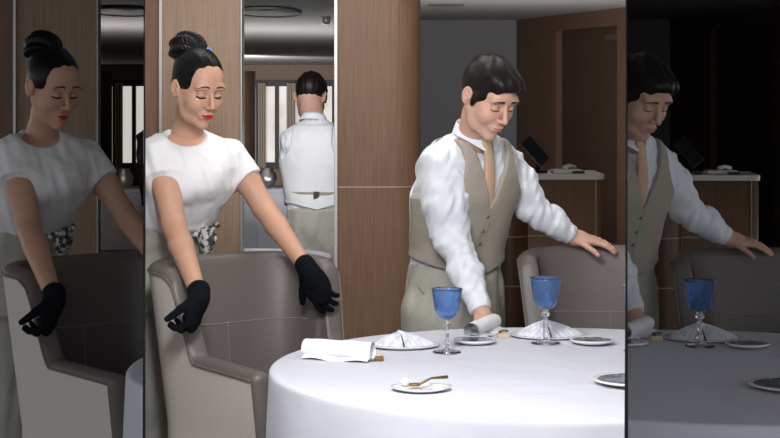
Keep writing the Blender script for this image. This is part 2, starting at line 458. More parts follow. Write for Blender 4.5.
    # pouch tied at the waist
    pc = P(207, 240, 4.300)
    pv = Vol(pc-.1, pc+.1, .004)
    pv.ell(pc, (.032, .028, .038), 0); pv.cone(pc+[-.03, -.01, .02], pc+[.03, 0, .045], .014, .012, .01); pv.cone(pc+[.0, -.01, -.02], pc+[-.012, -.01, -.07], .015, .008, .01)
    pv.mod(lambda X, Y, Z: .004*wr(X, Y, Z, 110, 1.))
    pouch = pv.mesh('pouch')
    # hair
    h = Vol((-.11, -.2, -.12), (.11, .14, .22), .003)
    h.ell((0, -.016, .036), (.079, .099, .093), 0)
    h.ell((0, -.06, -.02), (.06, .05, .05), .02)
    h.ell((0, .105, -.05), (.092, .085, .135), .012, 'sub')
    h.ell((0, .02, -.075), (.11, .075, .085), .012, 'sub')
    h.mod(lambda X, Y, Z: .0007*np.sin(190*X+6*np.sin(8*Z))*np.clip(Z*20, 0, 1))
    h2 = Vol((-.12, -.22, .0), (.12, .05, .24), .003)
    bc = np.array((0, -.108, .094))
    h2.ell(bc, (.064, .055, .057), 0)
    h2.cone((0, -.07, .06), bc, .05, .045, .02)
    def braid(X, Y, Z):
        an = np.arctan2(Z-bc[2], X-bc[0]); an2 = np.arctan2(Y-bc[1], np.sqrt((Z-bc[2])**2+(X-bc[0])**2))
        return .0045*np.sin(7*an+6*an2)+.0010*np.sin(25*an-14*an2)
    h2.mod(braid)
    hair = join(h.mesh('hair_f'), h2.mesh('hair_f')); hair['v'] = xf(hair['v']*.97, head)
    bp = xf(np.array([[.045, -.050, .110]])*.97, head)[0]
    br = []
    for i in range(6):
        a = i*math.pi/3; q = bp+.007*np.array([math.cos(a), 0, math.sin(a)])
        g = lathe([(0, -.004), (.0035, -.002), (.004, 0), (.0035, .002), (0, .004)], 'brooch', 8); g['v'] += q; br.append(g)
    br = join(*br)
    parts = [part('body', body), part('tee_shirt', shirt, None, [part('sleeve_hem', hemR)]), part('trousers', tr), part('pouch', pouch, 'black and white cloth pouch tied at the waist'),
             part('glove', gR, 'black knitted glove'), part('glove', gL, 'black knitted glove'), part('hair', hair, 'black hair coiled in a high bun', [part('hair_clip', br, 'small blue jewelled clip')]),
             part('shoe', shoe(ankR[0], ankR[1], yaw=.4)), part('shoe', shoe(ankL[0], ankL[1], yaw=.4))]+face_parts(on, toW, False)
    thing('person', 'person in white tee and black gloves gripping the tub chair', 'person', parts, (-.76, 5.8, 0), 'woman setting the armchair')

# ---------------------------------------------------------------- the man
def man():
    YT = R_(36)
    head = head_basis(P(489, 95, 4.10), R_(37), R_(33))
    hd, on, toW = build_head(head, 1.0, True, [(P(480, 118, 4.17), .054), (P(475, 135, 4.23), .058), (P(471, 148, 4.28), .062)], 'skin_m')
    YH = R_(25)
    def rw(px, py, d, w, dp, yaw=YT): p = P(px, py, d); return (p[0], p[1], p[2], w, dp, yaw)
    rows = [rw(473, 133, 4.27, .07, .065), rw(471, 141, 4.29, .125, .085), rw(470, 152, 4.31, .178, .105), rw(468, 172, 4.33, .190, .125), rw(465, 196, 4.35, .178, .128),
            rw(461, 222, 4.38, .160, .118, R_(32)), rw(457, 248, 4.42, .152, .112, R_(28)), rw(455, 268, 4.45, .158, .118, YH), rw(454, 285, 4.46, .162, .12, YH)]
    SR, ER, WR = P(441, 166, 4.21), P(451, 236, 4.23), P(481, 311, 4.06)
    SL, EL, WL = P(511, 166, 4.45), P(531, 207, 4.46), P(571, 235, 4.50)
    hips = [rw(455, 262, 4.45, .158, .12, YH), rw(454, 285, 4.46, .168, .125, YH), rw(454, 305, 4.46, .172, .125, YH), rw(454, 330, 4.46, .165, .12, YH)]
    hR, hL = P(433, 312, 4.42), P(474, 312, 4.52)
    aR, aL = np.array([.13, 5.78, .09]), np.array([.36, 5.88, .09])
    b = Vol((-.05, 5.15, 0), (.8, 6.2, 1.42), .006)
    b.loft(rows, .01, grow=-.02); b.loft(hips, .02, grow=-.02)
    b.chain([SR, ER, WR], [.045, .036, .024], .012); b.chain([SL, EL, WL], [.045, .036, .024], .012)
    b.cone(P(471, 150, 4.29), P(475, 132, 4.23), .05, .05, .02)
    for h, a in ((hR, aR), (hL, aL)):
        b.chain([h, (h+a)/2, a], [.085, .058, .038], .03); b.cone(a, a+[.04, -.13, -.06], .038, .028, .02)
    body = b.mesh('skin_m')
    fR = (WR-ER)/np.linalg.norm(WR-ER); fL = (WL-EL)/np.linalg.norm(WL-EL)
    gr = Vol(WR-[.13, .16, .16], WR+[.16, .13, .08], .0028)
    gr.cone(WR-fR*.03, WR+fR*.02, .026, .026, .01)
    hand(gr, WR+fR*.008, (.30, -.35, -.62), (-.35, .35, -.75), (-.6, -.5, .2), curls=(.55, .6, .4), thumb=(.4, .3), spread=.1, sc=.92)
    gl = Vol(WL-[.08, .15, .15], WL+[.22, .18, .12], .0028)
    gl.cone(WL-fL*.03, WL+fL*.02, .027, .027, .01)
    hand(gl, WL+fL*.01, (.90, .05, -.16), (.0, .25, -.97), (.1, -.9, .2), curls=(.1, .25, .25), thumb=(.2, .3), spread=.25, sc=.92)
    body = join(body, hd, gr.mesh('skin_m'), gl.mesh('skin_m'))
    # shirt
    s = Vol((-.08, 5.15, .75), (.82, 6.25, 1.5), .004)
    s.loft(rows, .01, grow=-.002, zr=(P(455, 268, 4.45)[2], P(473, 131, 4.27)[2]))
    mR = (SR+ER)/2; mL = (SL+EL)/2
    s.chain([SR+[.01, 0, .0], mR+[-.004, 0, 0], ER+[0, 0, .0], (ER+WR)/2, WR+fR*-.03], [.064, .067, .056, .048, .038], .035)
    s.chain([SL+[-.01, 0, .0], mL, EL, (EL+WL)/2, WL+fL*-.03], [.058, .058, .050, .046, .038], .03)
    def fold(X, Y, Z):
        return .0045*wr(X, Y, Z, 46, .8)+.0035*wr(X*1.5, Y*1.5, Z, 75, 2.)
    s.mod(fold)
    s.cone(WR-fR*.045, WR+fR*.002, .036, .035, .004, cut=True); s.cone(WL-fL*.045, WL+fL*.002, .034, .034, .004, cut=True)
    nkb = P(476, 138, 4.22)
    s.cone(P(474, 144, 4.27), P(482, 112, 4.16), .056, .056, .004, 'sub')
    shirt = s.mesh('shirt_m')
    # collar
    F = np.array([math.sin(YT), -math.cos(YT), 0]); L = np.array([math.cos(YT), math.sin(YT), 0])
    c0 = P(473, 130, 4.24)
    def colf(u, t):
        a = math.radians(-168)+u*math.radians(336)                         # opens at the throat
        a2 = a
        out = -F*math.cos(a2)+L*math.sin(a2)
        frontness = (1-math.cos(a2))/2
        r = .061+.008*frontness
        base = c0+out*r+F*.008
        if t < .5:
            z = .030*(t*2)-.005; ex = -.004*t*2
        else:
            q = (t-.5)*2; z = .025-(.034+.034*frontness**6)*q; ex = -.004+.013*q
        return base+out*ex+np.array([0, 0, z+.012-.038*frontness])+F*(.004*frontness**4)
    collar = grid(colf, 60, 9, 'shirt_m')
    # vest
    v = Vol((-.08, 5.3, .8), (.65, 5.95, 1.5), .004)
    zb = P(455, 272, 4.45)[2]
    v.loft(rows, .01, grow=.014, zr=(zb, P(471, 137, 4.29)[2]))
    v.mod(lambda X, Y, Z: .002*wr(X, Y, Z, 40, 1.3))
    A = np.array(sorted(rows, key=lambda q: q[2]))
    def loc(X, Y, Z):
        z = Z.ravel(); cx, cy, w, yw = [np.interp(z, A[:, 2], A[:, i])[None, None, :] for i in (0, 1, 3, 5)]
        return (X-cx)*np.cos(yw)+(Y-cy)*np.sin(yw), (X-cx)*np.sin(yw)-(Y-cy)*np.cos(yw), w
    zV, zN = P(489, 208, 4.3)[2], P(474, 140, 4.25)[2]
    def vcut(X, Y, Z):      # negative inside the removed V
        s_, f_, w = loc(X, Y, Z)
        V = np.abs(s_-.004)-np.clip((Z-zV)/(zN-zV), 0, 2)*.082
        return np.maximum(V, -f_+0*Z)
    v.cutf(lambda X, Y, Z: -vcut(X, Y, Z), .003)
    zA, zS = P(465, 196, 4.35)[2], P(470, 152, 4.31)[2]
    def arm(X, Y, Z):      # removed outside the shoulder seam
        s_, f_, w = loc(X, Y, Z)
        lim = np.where(Z > zA, .104+.084*np.clip(1-(Z-zA)/.10, 0, 1)**2, .30)
        return np.abs(s_)-lim
    v.cutf(arm, .004)
    def hem(X, Y, Z):
        s_, f_, w = loc(X, Y, Z); return (zb+.02+.035*np.clip(np.abs(s_)/.15, 0, 1)-.02*np.clip(f_/.1, -1, 1)-.03*np.exp(-((np.abs(s_)-.035)/.03)**2)*(f_ > 0))-Z
    v.cutf(hem, .004)
    dv = v.mesh('vest'); cen = dv['v']
    # front cloth and back lining are two pieces of the same waistcoat
    z = cen[:, 2]; cx, cy, yw = [np.interp(z, A[:, 2], A[:, i]) for i in (0, 1, 5)]
    ff = (cen[:, 0]-cx)*np.sin(yw)-(cen[:, 1]-cy)*np.cos(yw)
    fa = np.array([ff[list(q)].mean() for q in dv['f']])
    def subset(mask, m):
        fs = [q for q, k in zip(dv['f'], mask) if k]; used = sorted({i for q in fs for i in q}); mp = {i: j for j, i in enumerate(used)}
        return dict(v=cen[used], f=[tuple(mp[i] for i in q) for q in fs], m=m, flat=False)
    vf = subset(fa > -.055, 'vest'); vb = subset(fa <= -.055, 'vest_back')
    # strap and buttons
    def around(z, a0, a1, g, n=30):
        cx, cy, w, dd, yw = [np.interp(z, A[:, 2], A[:, i]) for i in (0, 1, 3, 4, 5)]
        o = []
        for a in np.linspace(a0, a1, n):
            sx = math.copysign(abs(math.sin(a))**.87, math.sin(a))*(w+g); fy = math.copysign(abs(math.cos(a))**.87, math.cos(a))*(dd+g)
            o.append(np.array([cx+sx*math.cos(yw)+fy*math.sin(yw), cy+sx*math.sin(yw)-fy*math.cos(yw), z]))
        return o
    sp = around(P(458, 240, 4.4)[2], R_(125), R_(235), .013)
    strap = grid(lambda u, t: sp[int(round(u*29))]+np.array([0, 0, -.014+.028*t]), 30, 3, 'strap')
    buck = box((-.016, -.004, -.018), (.016, .004, .018), 'steel', .002); buck['v'] = buck['v']+sp[14]+[0, .006, 0]
    btn = []
    for py in (214, 228, 241, 254):
        p = around(P(458, py, 4.4)[2], R_(1), R_(2), .013, 2)[0]
        q = lathe([(0, -.002), (.006, -.002), (.0065, 0), (.006, .002), (0, .002)], 'button', 14); q['v'] = xf(q['v'], Matrix.Rotation(math.pi/2, 4, 'X'))+p; btn.append(part('button', q))
    # placket line down the waistcoat
    pl = [around(z_, R_(4), R_(5), .0125, 2)[0] for z_ in np.linspace(zV-.01, zb+.04, 16)]
    plack = tube(pl, .0022, 'vest', 6)
    wel = tube([around(P(458, 246, 4.4)[2]-.0+.012*k/8., R_(-48+26*k/8.), R_(0), .0115, 2)[0] for k in range(9)], .003, 'strap', 6)
    # tie
    ks = around(zN-.005, R_(0), R_(1), .004, 2)[0]
    tv = Vol(np.array(ks)-[.09, .09, .30], np.array(ks)+[.1, .1, .06], .003)
    top = P(486, 143, 4.17); mid_ = around((zN+zV)/2, 0, .01, .006, 2)[0]; bot = around(zV-.03, 0, .01, -.004, 2)[0]
    Rt = np.array([L, F, [0, 0, 1]])
    tv.ell(top, (.016, .012, .018), 0, R=Rt)
    for i in range(24):
        q = i/23; p = (top*(1-q)**2+2*mid_*q*(1-q)+bot*q*q)+F*.004; tv.ell(p, (.013+.014*q, .006, .016), .01, R=Rt)
    tie = tv.mesh('tie')
    # trousers
    t = Vol((-.1, 5.35, .03), (.7, 6.2, 1.05), .006)
    t.loft(hips, .02, zr=(hips[-1][2]-.01, P(455, 258, 4.45)[2]))
    for h, a in ((hR, aR), (hL, aL)): t.chain([h, (h+a)/2, a], [.098, .08, .072], .03, cut=True)
    t.mod(lambda X, Y, Z: .0045*wr(X*1.6, Y*1.6, Z*.6, 42, .4))
    pk = tube([P(418+i*1.2, 284+i*1.9, 4.335-.0035*i) for i in range(6)], .0022, 'strap', 6)
    # hair
    h = Vol((-.12, -.15, -.1), (.12, .15, .19), .003)
    h.ell((0, -.016, .034), (.080, .099, .0935), 0)
    h.ell((.0, .032, .078), (.062, .064, .040), .025)
    h.ell((.010, .070, .074), (.052, .026, .026), .02)
    h.ell((0, .108, -.045), (.088, .07, .115), .008, 'sub')
    h.ell((0, .05, -.085), (.12, .105, .082), .006, 'sub')
    for sd in (-1, 1):
        h.ell((sd*.074, .018, .0), (.008, .012, .03), .006)
        h.ell((sd*.082, -.012, -.012), (.02, .022, .030), .004, 'sub')
    h.mod(lambda X, Y, Z: .0016*np.sin(150*X+5*np.sin(22*Y+5*Z)+18*Z)*np.clip(Z*14, 0, 1)+.0008*np.sin(230*X+20*Y))
    hair = h.mesh('hair_m'); hair['v'] = xf(hair['v'], head)
    hair['v'][:, 2] = hair['v'][:, 2]
    parts = [part('body', body), part('shirt', shirt, None, [part('collar', collar)]),
             part('waistcoat', vf, 'beige linen waistcoat front', [part('waistcoat_back', vb, 'cream waistcoat back'), part('back_strap', strap), part('buckle', buck), part('placket', plack), part('pocket_welt', wel)]+btn),
             part('tie', tie, 'plain tan tie'), part('trousers', t.mesh('trouser'), None, [part('pocket', pk)]), part('hair', hair, 'short black combed hair'),
             part('shoe', shoe(aR[0], aR[1], yaw=.3)), part('shoe', shoe(aL[0], aL[1], yaw=.3))]+face_parts(on, toW, True)
    thing('person', 'person in beige waistcoat and tan tie leaning on the table', 'person', parts, (.25, 5.83, 0), 'waiters in waistcoats')
    # the same man as the mirrored panel shows him: turned about the panel's plane
    a = P(489, 95, 4.10); bq = P0(311, 99, 8.75); a2 = a.copy(); a2[2] = bq[2] = 0
    n = bq-a2; mid2 = (bq+a2)/2; n = n/np.linalg.norm(n)
    def refl(d):
        v = d['v'].copy(); k = (v-np.array([mid2[0], mid2[1], 0]))@np.array([n[0], n[1], 0])
        v = v-2*k[:, None]*np.array([n[0], n[1], 0])[None, :]
        return dict(v=v, f=[q[::-1] for q in d['f']], m=d['m'], flat=d['flat'])
    keep = ('body', 'shirt', 'waistcoat', 'trousers', 'hair', 'shoe')
    p2 = [part(p['name'], refl(p['data']), p['label'], [part(k['name'], refl(k['data']), k['label']) for k in p['kids'] if k['name'] in ('collar', 'waistcoat_back', 'back_strap', 'buckle')]) for p in parts if p['name'] in keep]
    b0 = np.array([.25, 5.83, 0]); b0 = b0-2*((b0-mid2)@n)*n; b0[2] = 0
    thing('person', 'person seen from behind, back strap, in mirror', 'person', p2, b0, 'waiters in waistcoats')

# ================================================================ CHAIRS
def tub_chair(M, label, group, ARM=.42):
    W, Dp = .262, .17
    def plan(s, r=1.0, grow=0.):
        # s in [-1,1]; 0 = middle of the back (local +Y), ends at the arm fronts (-Y)
        a = abs(s); sg = 1 if s >= 0 else -1
        la = .42                                         # share taken by the curved back
        if a < la:
            q = a/la*math.pi/2; w = W+grow; e = .72
            return sg*w*math.sin(q)**e, -.02+(Dp+grow)*math.cos(q)**e
        q = (a-la)/(1-la); return sg*(W+grow-.012*q), -.02-q*ARM
    def topz(s):
        a = abs(s)
        if a < .40: return .942-.012*(a/.4)**2
        if a < .47: return .930-.022*((a-.40)/.07)**2
        if a < .60:
            q = (a-.47)/.13; q = q*q*(3-2*q); return .908-q*.237
        return .671-.012*((a-.6)/.4)
    def ease(z): return max(0, (z-.45))*.115                # the back flares outwards as it rises
    S = np.concatenate([np.linspace(-1, -.62, 14), np.linspace(-.61, -.38, 26), np.linspace(-.37, .37, 40), np.linspace(.38, .61, 26), np.linspace(.62, 1, 14)])
    th = .062
    def pt(s, z, inner, extra=0.):
        g = ease(z)-(th if inner else 0)+extra
        x, y = plan(s, grow=g*(1 if abs(s) < .75 else 1))
        return (x, y-(0), z)
    nz = 22
    def outer(u, t):
        s = S[int(round(u*(len(S)-1)))]; z = .10+(topz(s)-.012-.10)*t; return pt(s, z, False)
    def inner(u, t):
        s = S[int(round(u*(len(S)-1)))]; z = .30+(topz(s)-.012-.30)*t
        bul = -.012*math.sin(math.pi*min(1, max(0, (z-.45)/.5)))*(abs(s) < .5)
        return pt(s, z, True, bul)
    def rim(u, t):
        s = S[int(round(u*(len(S)-1)))]; z = topz(s)-.012; a = t*math.pi
        o = np.array(pt(s, z, False)); i = np.array(pt(s, z, True)); c = (o+i)/2; return c+(o-c)*math.cos(a)*1.03+np.array([0, 0, .026*math.sin(a)])
    n = len(S)
    o = grid(outer, n, nz, 'chair_linen'); i_ = grid(inner, n, nz, 'chair_leather'); r_ = grid(rim, n, 9, 'chair_leather')
    fr = []
    for sg in (-1, 1):                                     # leather facing at each arm front
        def ff(u, t):
            z = .10+(topz(sg)-.012-.10)*t; a = u*math.pi
            oo = np.array(pt(sg, z, False)); ii = np.array(pt(sg, z, True)); c = (oo+ii)/2
            return c+(oo-c)*math.cos(a)*1.03+np.array([0, -.022*math.sin(a), 0])
        fr.append(grid(ff, 9, 14, 'chair_leather'))
        zt_ = topz(sg)-.012; oo = np.array(pt(sg, zt_, False)); ii = np.array(pt(sg, zt_, True)); cc = (oo+ii)/2
        fr[-1] = join(fr[-1], grid(lambda u, t: cc+(oo-cc)*1.03*math.cos(u*math.pi)+np.array([0, -.022*math.sin(u*math.pi)*math.sin(t*math.pi/2), .026*math.sin(u*math.pi)*math.cos(t*math.pi/2)]), 13, 7, 'chair_leather'))
    seat = box((-.20, -.40, .30), (.20, .09, .46), 'chair_leather', .03); seat['flat'] = False
    def seamline(s0, s1, zf, n_=40, m='stitch', inner_=True, r=.0022):
        return tube([np.array(pt(s, zf(s), inner_, -.012*math.sin(math.pi*min(1, max(0, (zf(s)-.45)/.5)))*(abs(s) < .5) if inner_ else 0.)) for s in np.linspace(s0, s1, n_)], r, m, 6)
    seams = [seamline(-.42, .42, lambda s: .735+.02*abs(s)), tube([np.array(pt(.0, z, True, -.012*math.sin(math.pi*min(1, max(0, (z-.45)/.5)))-.0005)) for z in np.linspace(.47, .74, 14)], .002, 'stitch', 6)]
    pip = [tube([np.array(pt(s, topz(s)-.012, False, .0015)) for s in S], .004, 'chair_leather', 8)]
    legs = []
    for x, y in ((-.22, -.36), (.22, -.36), (-.17, .08), (.17, .08)):
        g = tube([(x, y, .11), (x*1.04, y*1.04, 0)], [.022, .014], 'chair_leg', 12); legs.append(part('leg', place(g, M)))
    parts = [part('outer_shell', place(o, M), 'pale linen outer shell', [part('piping', place(pip[0], M))]),
             part('inner_back', place(i_, M), 'taupe leather inside of the back', [part('seam', place(q, M)) for q in seams]),
             part('rim', place(r_, M)), part('seat', place(seat, M))]+[part('arm_facing', place(q, M)) for q in fr]+legs
    thing('armchair', label, 'armchair', parts, (M[0][3], M[1][3], 0), group)

# ================================================================ TABLE
TCX, TCY, TR, TZ = .445, 4.46, .755, .755
def at_top(px, py, z=TZ):
    d = (HC-z)*FL/(py-HY); return np.array([(px-CX)/FL*d, d, z])
def table():
    top = lathe([(0, .70), (TR-.03, .70), (TR-.012, .71), (TR-.012, .735), (TR-.03, .745), (0, .745)], 'wood', 64); ped = lathe([(0, .02), (.06, .02), (.05, .1), (.045, .4), (.05, .66), (.12, .70), (0, .70)], 'chair_leg', 32)
    base = lathe([(0, 0), (.34, 0), (.34, .015), (.1, .03), (0, .035)], 'chair_leg', 40)
    M = T(TCX, TCY, 0)
    thing('round_table', 'round dining table hidden under the white cloth', 'table', [part('tabletop', place(top, M)), part('pedestal', place(ped, M)), part('base', place(base, M))], (TCX, TCY, 0), 'round tables')
    def fn(u, t):
        a = u*2*math.pi
        if t < .5:
            r = (t/.5)**.8*(TR-.006); z = TZ-.004*0
            x, y = r*math.cos(a), r*math.sin(a)
            z += .0012*math.sin(9*x+3*math.sin(5*y))
            for (ax, ay, an, wd, ln, am) in ((.12, -.05, .35, .010, .30, .0022), (.28, -.15, .5, .012, .25, .002), (-.25, .1, .9, .012, .2, .002), (.3, .2, .1, .01, .3, .002), (-.05, -.32, .12, .012, .4, .0018)):
                dx, dy = x-ax, y-ay; al = dx*math.cos(an)+dy*math.sin(an); ac = -dx*math.sin(an)+dy*math.cos(an)
                z += am*math.exp(-(ac/wd)**2-(al/ln)**2)
            z = TZ+(z-TZ)*min(1, (1-t/.5)*8)
        else:
            q = (t-.5)/.5
            if q < .12:
                b = q/.12*math.pi/2; r = TR-.006+.012*math.sin(b); z = TZ-.012*(1-math.cos(b))
            else:
                k = (q-.12)/.88; r = TR+.006+.03*k+k**1.3*(.022*math.sin(11*a+1.2*math.sin(3*a))+.012*math.sin(19*a+2)); z = TZ-.012-.50*k
        return (TCX+r*math.cos(a), TCY+r*math.sin(a), z)
    cl = grid(fn, 260, 70, 'tablecloth', True)
    thing('tablecloth', 'white cloth draped over the round dining table', 'tablecloth', [part(None, cl)], (TCX, TCY, 0), 'white tablecloths')

def goblet(px, py, label, hgt=.185):
    b = at_top(px, py); s = hgt/.185; q_ = 1.1
    foot = [(0, .002), (.036, .002), (.0375, .004), (.030, .007), (.012, .011), (.006, .016)]
    stem = foot+[(.0055, .022), (.009, .028), (.0055, .034), (.0045, .045), (.0065, .055), (.005, .065), (.0050, .074), (.010, .079), (.0115, .083), (.010, .087), (.006, .092), (.010, .096), (.010, .099), (0, .100)]
    st = lathe([(r*s*q_, z*s) for r, z in stem], 'crystal', 32, wob=lambda a, i: 1+(.05*math.cos(8*a) if i > 5 else 0))
    outp = [(0, .0965), (.012, .097), (.021, .103), (.027, .112), (.031, .124), (.0335, .140), (.0355, .158), (.039, .178), (.0405, .185)]
    inn = [(.0392, .1848), (.0375, .178), (.034, .158), (.0318, .140), (.029, .124), (.025, .114), (.018, .106), (0, .102)]
    bw = lathe([(r*s*q_, z*s) for r, z in outp+inn], 'blue_glass', 64, wob=lambda a, i: 1+(.05*abs(math.sin(7*a+i*1.2))-.02 if 2 < i < 7 else 0))
    thing('wine_goblet', label, 'glass', [part('bowl', place(bw, T(*b)), 'cut cobalt blue bowl'), part('stem', place(st, T(*b)), 'clear faceted crystal stem')], b, 'blue goblets')
def plate(px, py, label, rx=.062, rz=0., ry=None):
    b = at_top(px, py); ry = ry or rx
    o = lathe([(0, .003), (.045/.062*rx, .003), (rx, .010), (rx*1.02, .0135), (rx*.985, .0150), (rx*.91, .0135), (rx*.88, .0125)], 'porcelain', 56, sy=ry/rx)
    g = lathe([(rx*.89, .0130), (rx*.8, .0118), (rx*.4, .0110), (0, .0110)], 'plate_glaze', 56, sy=ry/rx)
    M = T(*b, rz)
    thing('side_plate', label, 'plate', [part('rim', place(o, M), 'white porcelain rim'), part('well', place(g, M), 'dark blue streaked glaze')], b, 'side plates')
def rolled_napkin(p, q, r, label, turns=2.6):
    p, q = np.array(p, float), np.array(q, float); ax = (q-p)/np.linalg.norm(q-p); sd = np.cross(ax, [0, 0, 1]); L = np.linalg.norm(q-p)
    def fn(u, t):
        a = u*turns*2*math.pi; rr = r*(.28+.72*u); 
        jit = .004*math.sin(7*u+3)*(1 if t > .5 else -1)
        w = rr*(1+.03*math.sin(14*t+5*u))
        return p+ax*(t*L+jit*abs(2*t-1))+sd*w*math.cos(a)+np.array([0, 0, r*1.0+w*math.sin(a)*.92])
    d = grid(fn, 110, 24, 'napkin')
    d2 = grid(lambda u, t: p+ax*t*L+sd*(r*.2+u*r*1.05)+np.array([0, 0, .004+.004*math.sin(9*t)+.012*(1-u)]), 8, 20, 'napkin')
    thing('rolled_napkin', label, 'napkin', [part('roll', d), part('loose_flap', d2)], (p+q)/2*[1, 1, 0]+[0, 0, TZ], 'rolled napkins')
def shell_napkin(px, py, label, w=.09, h=.055, lean=0.):
    b = at_top(px, py)
    pl = lathe([(0, .002), (w*1.0, .002), (w*1.18, .007), (w*1.2, .0095), (w*1.16, .010), (w, .006), (0, .005)], 'porcelain', 48, sy=.8)
    def fn(u, t):
        a = (u-.5)*math.pi*1.98; k = t
        ridge = 1+.05*math.cos(26*a)*k
        prof = (1-k**1.7)
        x = w*k*math.sin(a)*ridge+lean*(1-k); y = w*.72*k*math.cos(a)*ridge
        z = .008+h*prof*(.8+.2*math.cos(a*.5))+.0022*math.cos(26*a)*k*(1-k)*3+.006*(1-k)**8
        return (b[0]+x, b[1]+y, TZ+z)
    d = grid(fn, 150, 22, 'lace')
    tip = tube([b+[lean-.012, 0, h*.92], b+[lean-.004, -.004, h+.010], b+[lean+.012, -.01, h+.002]], [.007, .006, .004], 'lace', 8)
    thing('folded_napkin', label, 'napkin', [part('shell_fold', d), part('crest', tip), part('plate', place(pl, T(*b)), 'white plate beneath')], b, 'shell-folded napkins')
def snack_dish():
    b = at_top(421, 391)
    dish = lathe([(0, .003), (.045, .003), (.058, .008), (.060, .0105), (.056, .010), (.045, .006), (0, .005)], 'porcelain', 48, sy=.8, wob=lambda a, i: 1.2+.05*math.sin(3*a))
    thing('snack_dish', 'small white leaf-shaped dish at the near side of the table', 'dish', [part('bowl', place(dish, T(*b))), part('edge_knob', place(lathe([(0, .004), (.014, .005), (.015, .009), (.009, .012), (0, .013)], 'porcelain', 20), T(b[0]+.042, b[1]-.008, b[2])))], b)
    q = at_top(405, 389)
    ball = lathe([(.0105*math.sin(a), .0105-.0105*math.cos(a)) for a in np.linspace(0, math.pi, 14)], 'pearl', 24)
    thing('butter_ball', 'small white ball on the leaf-shaped dish', 'food', [part(None, place(ball, T(q[0], q[1], TZ+.007)))], (q[0], q[1], TZ+.007))
    s0 = at_top(415, 391)+[0, 0, .014]; s1 = at_top(447, 386)+[0, 0, .016]
    sp = lathe([(0, -.003), (.012, -.002), (.016, .003), (.012, .005), (0, .004)], 'bronze', 24, sy=.65)
    hn = tube([s0+[.010, 0, .002], (s0+s1)/2+[0, 0, .010], s1+[0, 0, .006]], [.0035, .0025, .0045], 'bronze', 8)
    thing('spoon', 'small bronze spoon lying across the leaf-shaped dish', 'spoon', [part('spoon_bowl', place(sp, T(*s0, .1))), part('handle', hn)], s0)
def table_things():
    goblet(447, 353, 'blue cut goblet in front of the rolled napkin and leaning waiter', .178)
    goblet(545.5, 344, 'blue cut goblet in front of the tall shell-folded napkin', .190)
    goblet(638, 352, 'blue cut goblet at the right edge of the scene', .185)
    plate(475, 344, 'side plate between the two blue goblets', .060)
    plate(592, 344, 'side plate right of the second blue goblet', .062)
    plate(636, 384, 'side plate nearest the camera at the table edge', .105, ry=.10)
    rolled_napkin(at_top(306, 358), at_top(372, 362), .029, 'long rolled white napkin on the left side of the table')
    p = at_top(472, 340); q = at_top(494, 330)
    rolled_napkin(p+[.0, 0, 0], q, .027, 'short rolled white napkin under the waiter\'s hand')
    p = at_top(630, 341); rolled_napkin(p, p+np.array([.13, .03, 0]), .018, 'white rolled napkin at the far right of the table')
    shell_napkin(404, 347, 'low shell-folded napkin between the long roll and first goblet', .084, .034, -.01)
    shell_napkin(549, 337, 'tall shell-folded napkin behind the second goblet', .096, .040, -.01)
    b = at_top(503, 338)
    blk = box((-.017, -.012, 0), (.017, .012, .014), 'wood_block', .002)
    spn = tube([(-.012, .0, .018), (.0, 0, .022), (.016, .004, .020)], [.005, .003, .003], 'bronze', 8)
    thing('wooden_rest', 'small pale wooden rest beside the short rolled napkin', 'cutlery rest', [part('block', place(blk, T(*b, .15))), part('handle', place(spn, T(*b, .15)), 'bronze handle end')], b)
    b = at_top(379, 361)
    blk = box((-.014, -.010, 0), (.012, .010, .012), 'bronze', .003)
    thing('wooden_rest', 'small dark rest at the end of the long rolled napkin', 'cutlery rest', [part('block', place(blk, T(*b, .1))), part('handle', place(tube([(-.01, 0, .014), (.014, 0, .016)], .003, 'wood_block', 8), T(*b, .1)))], b)
    snack_dish()

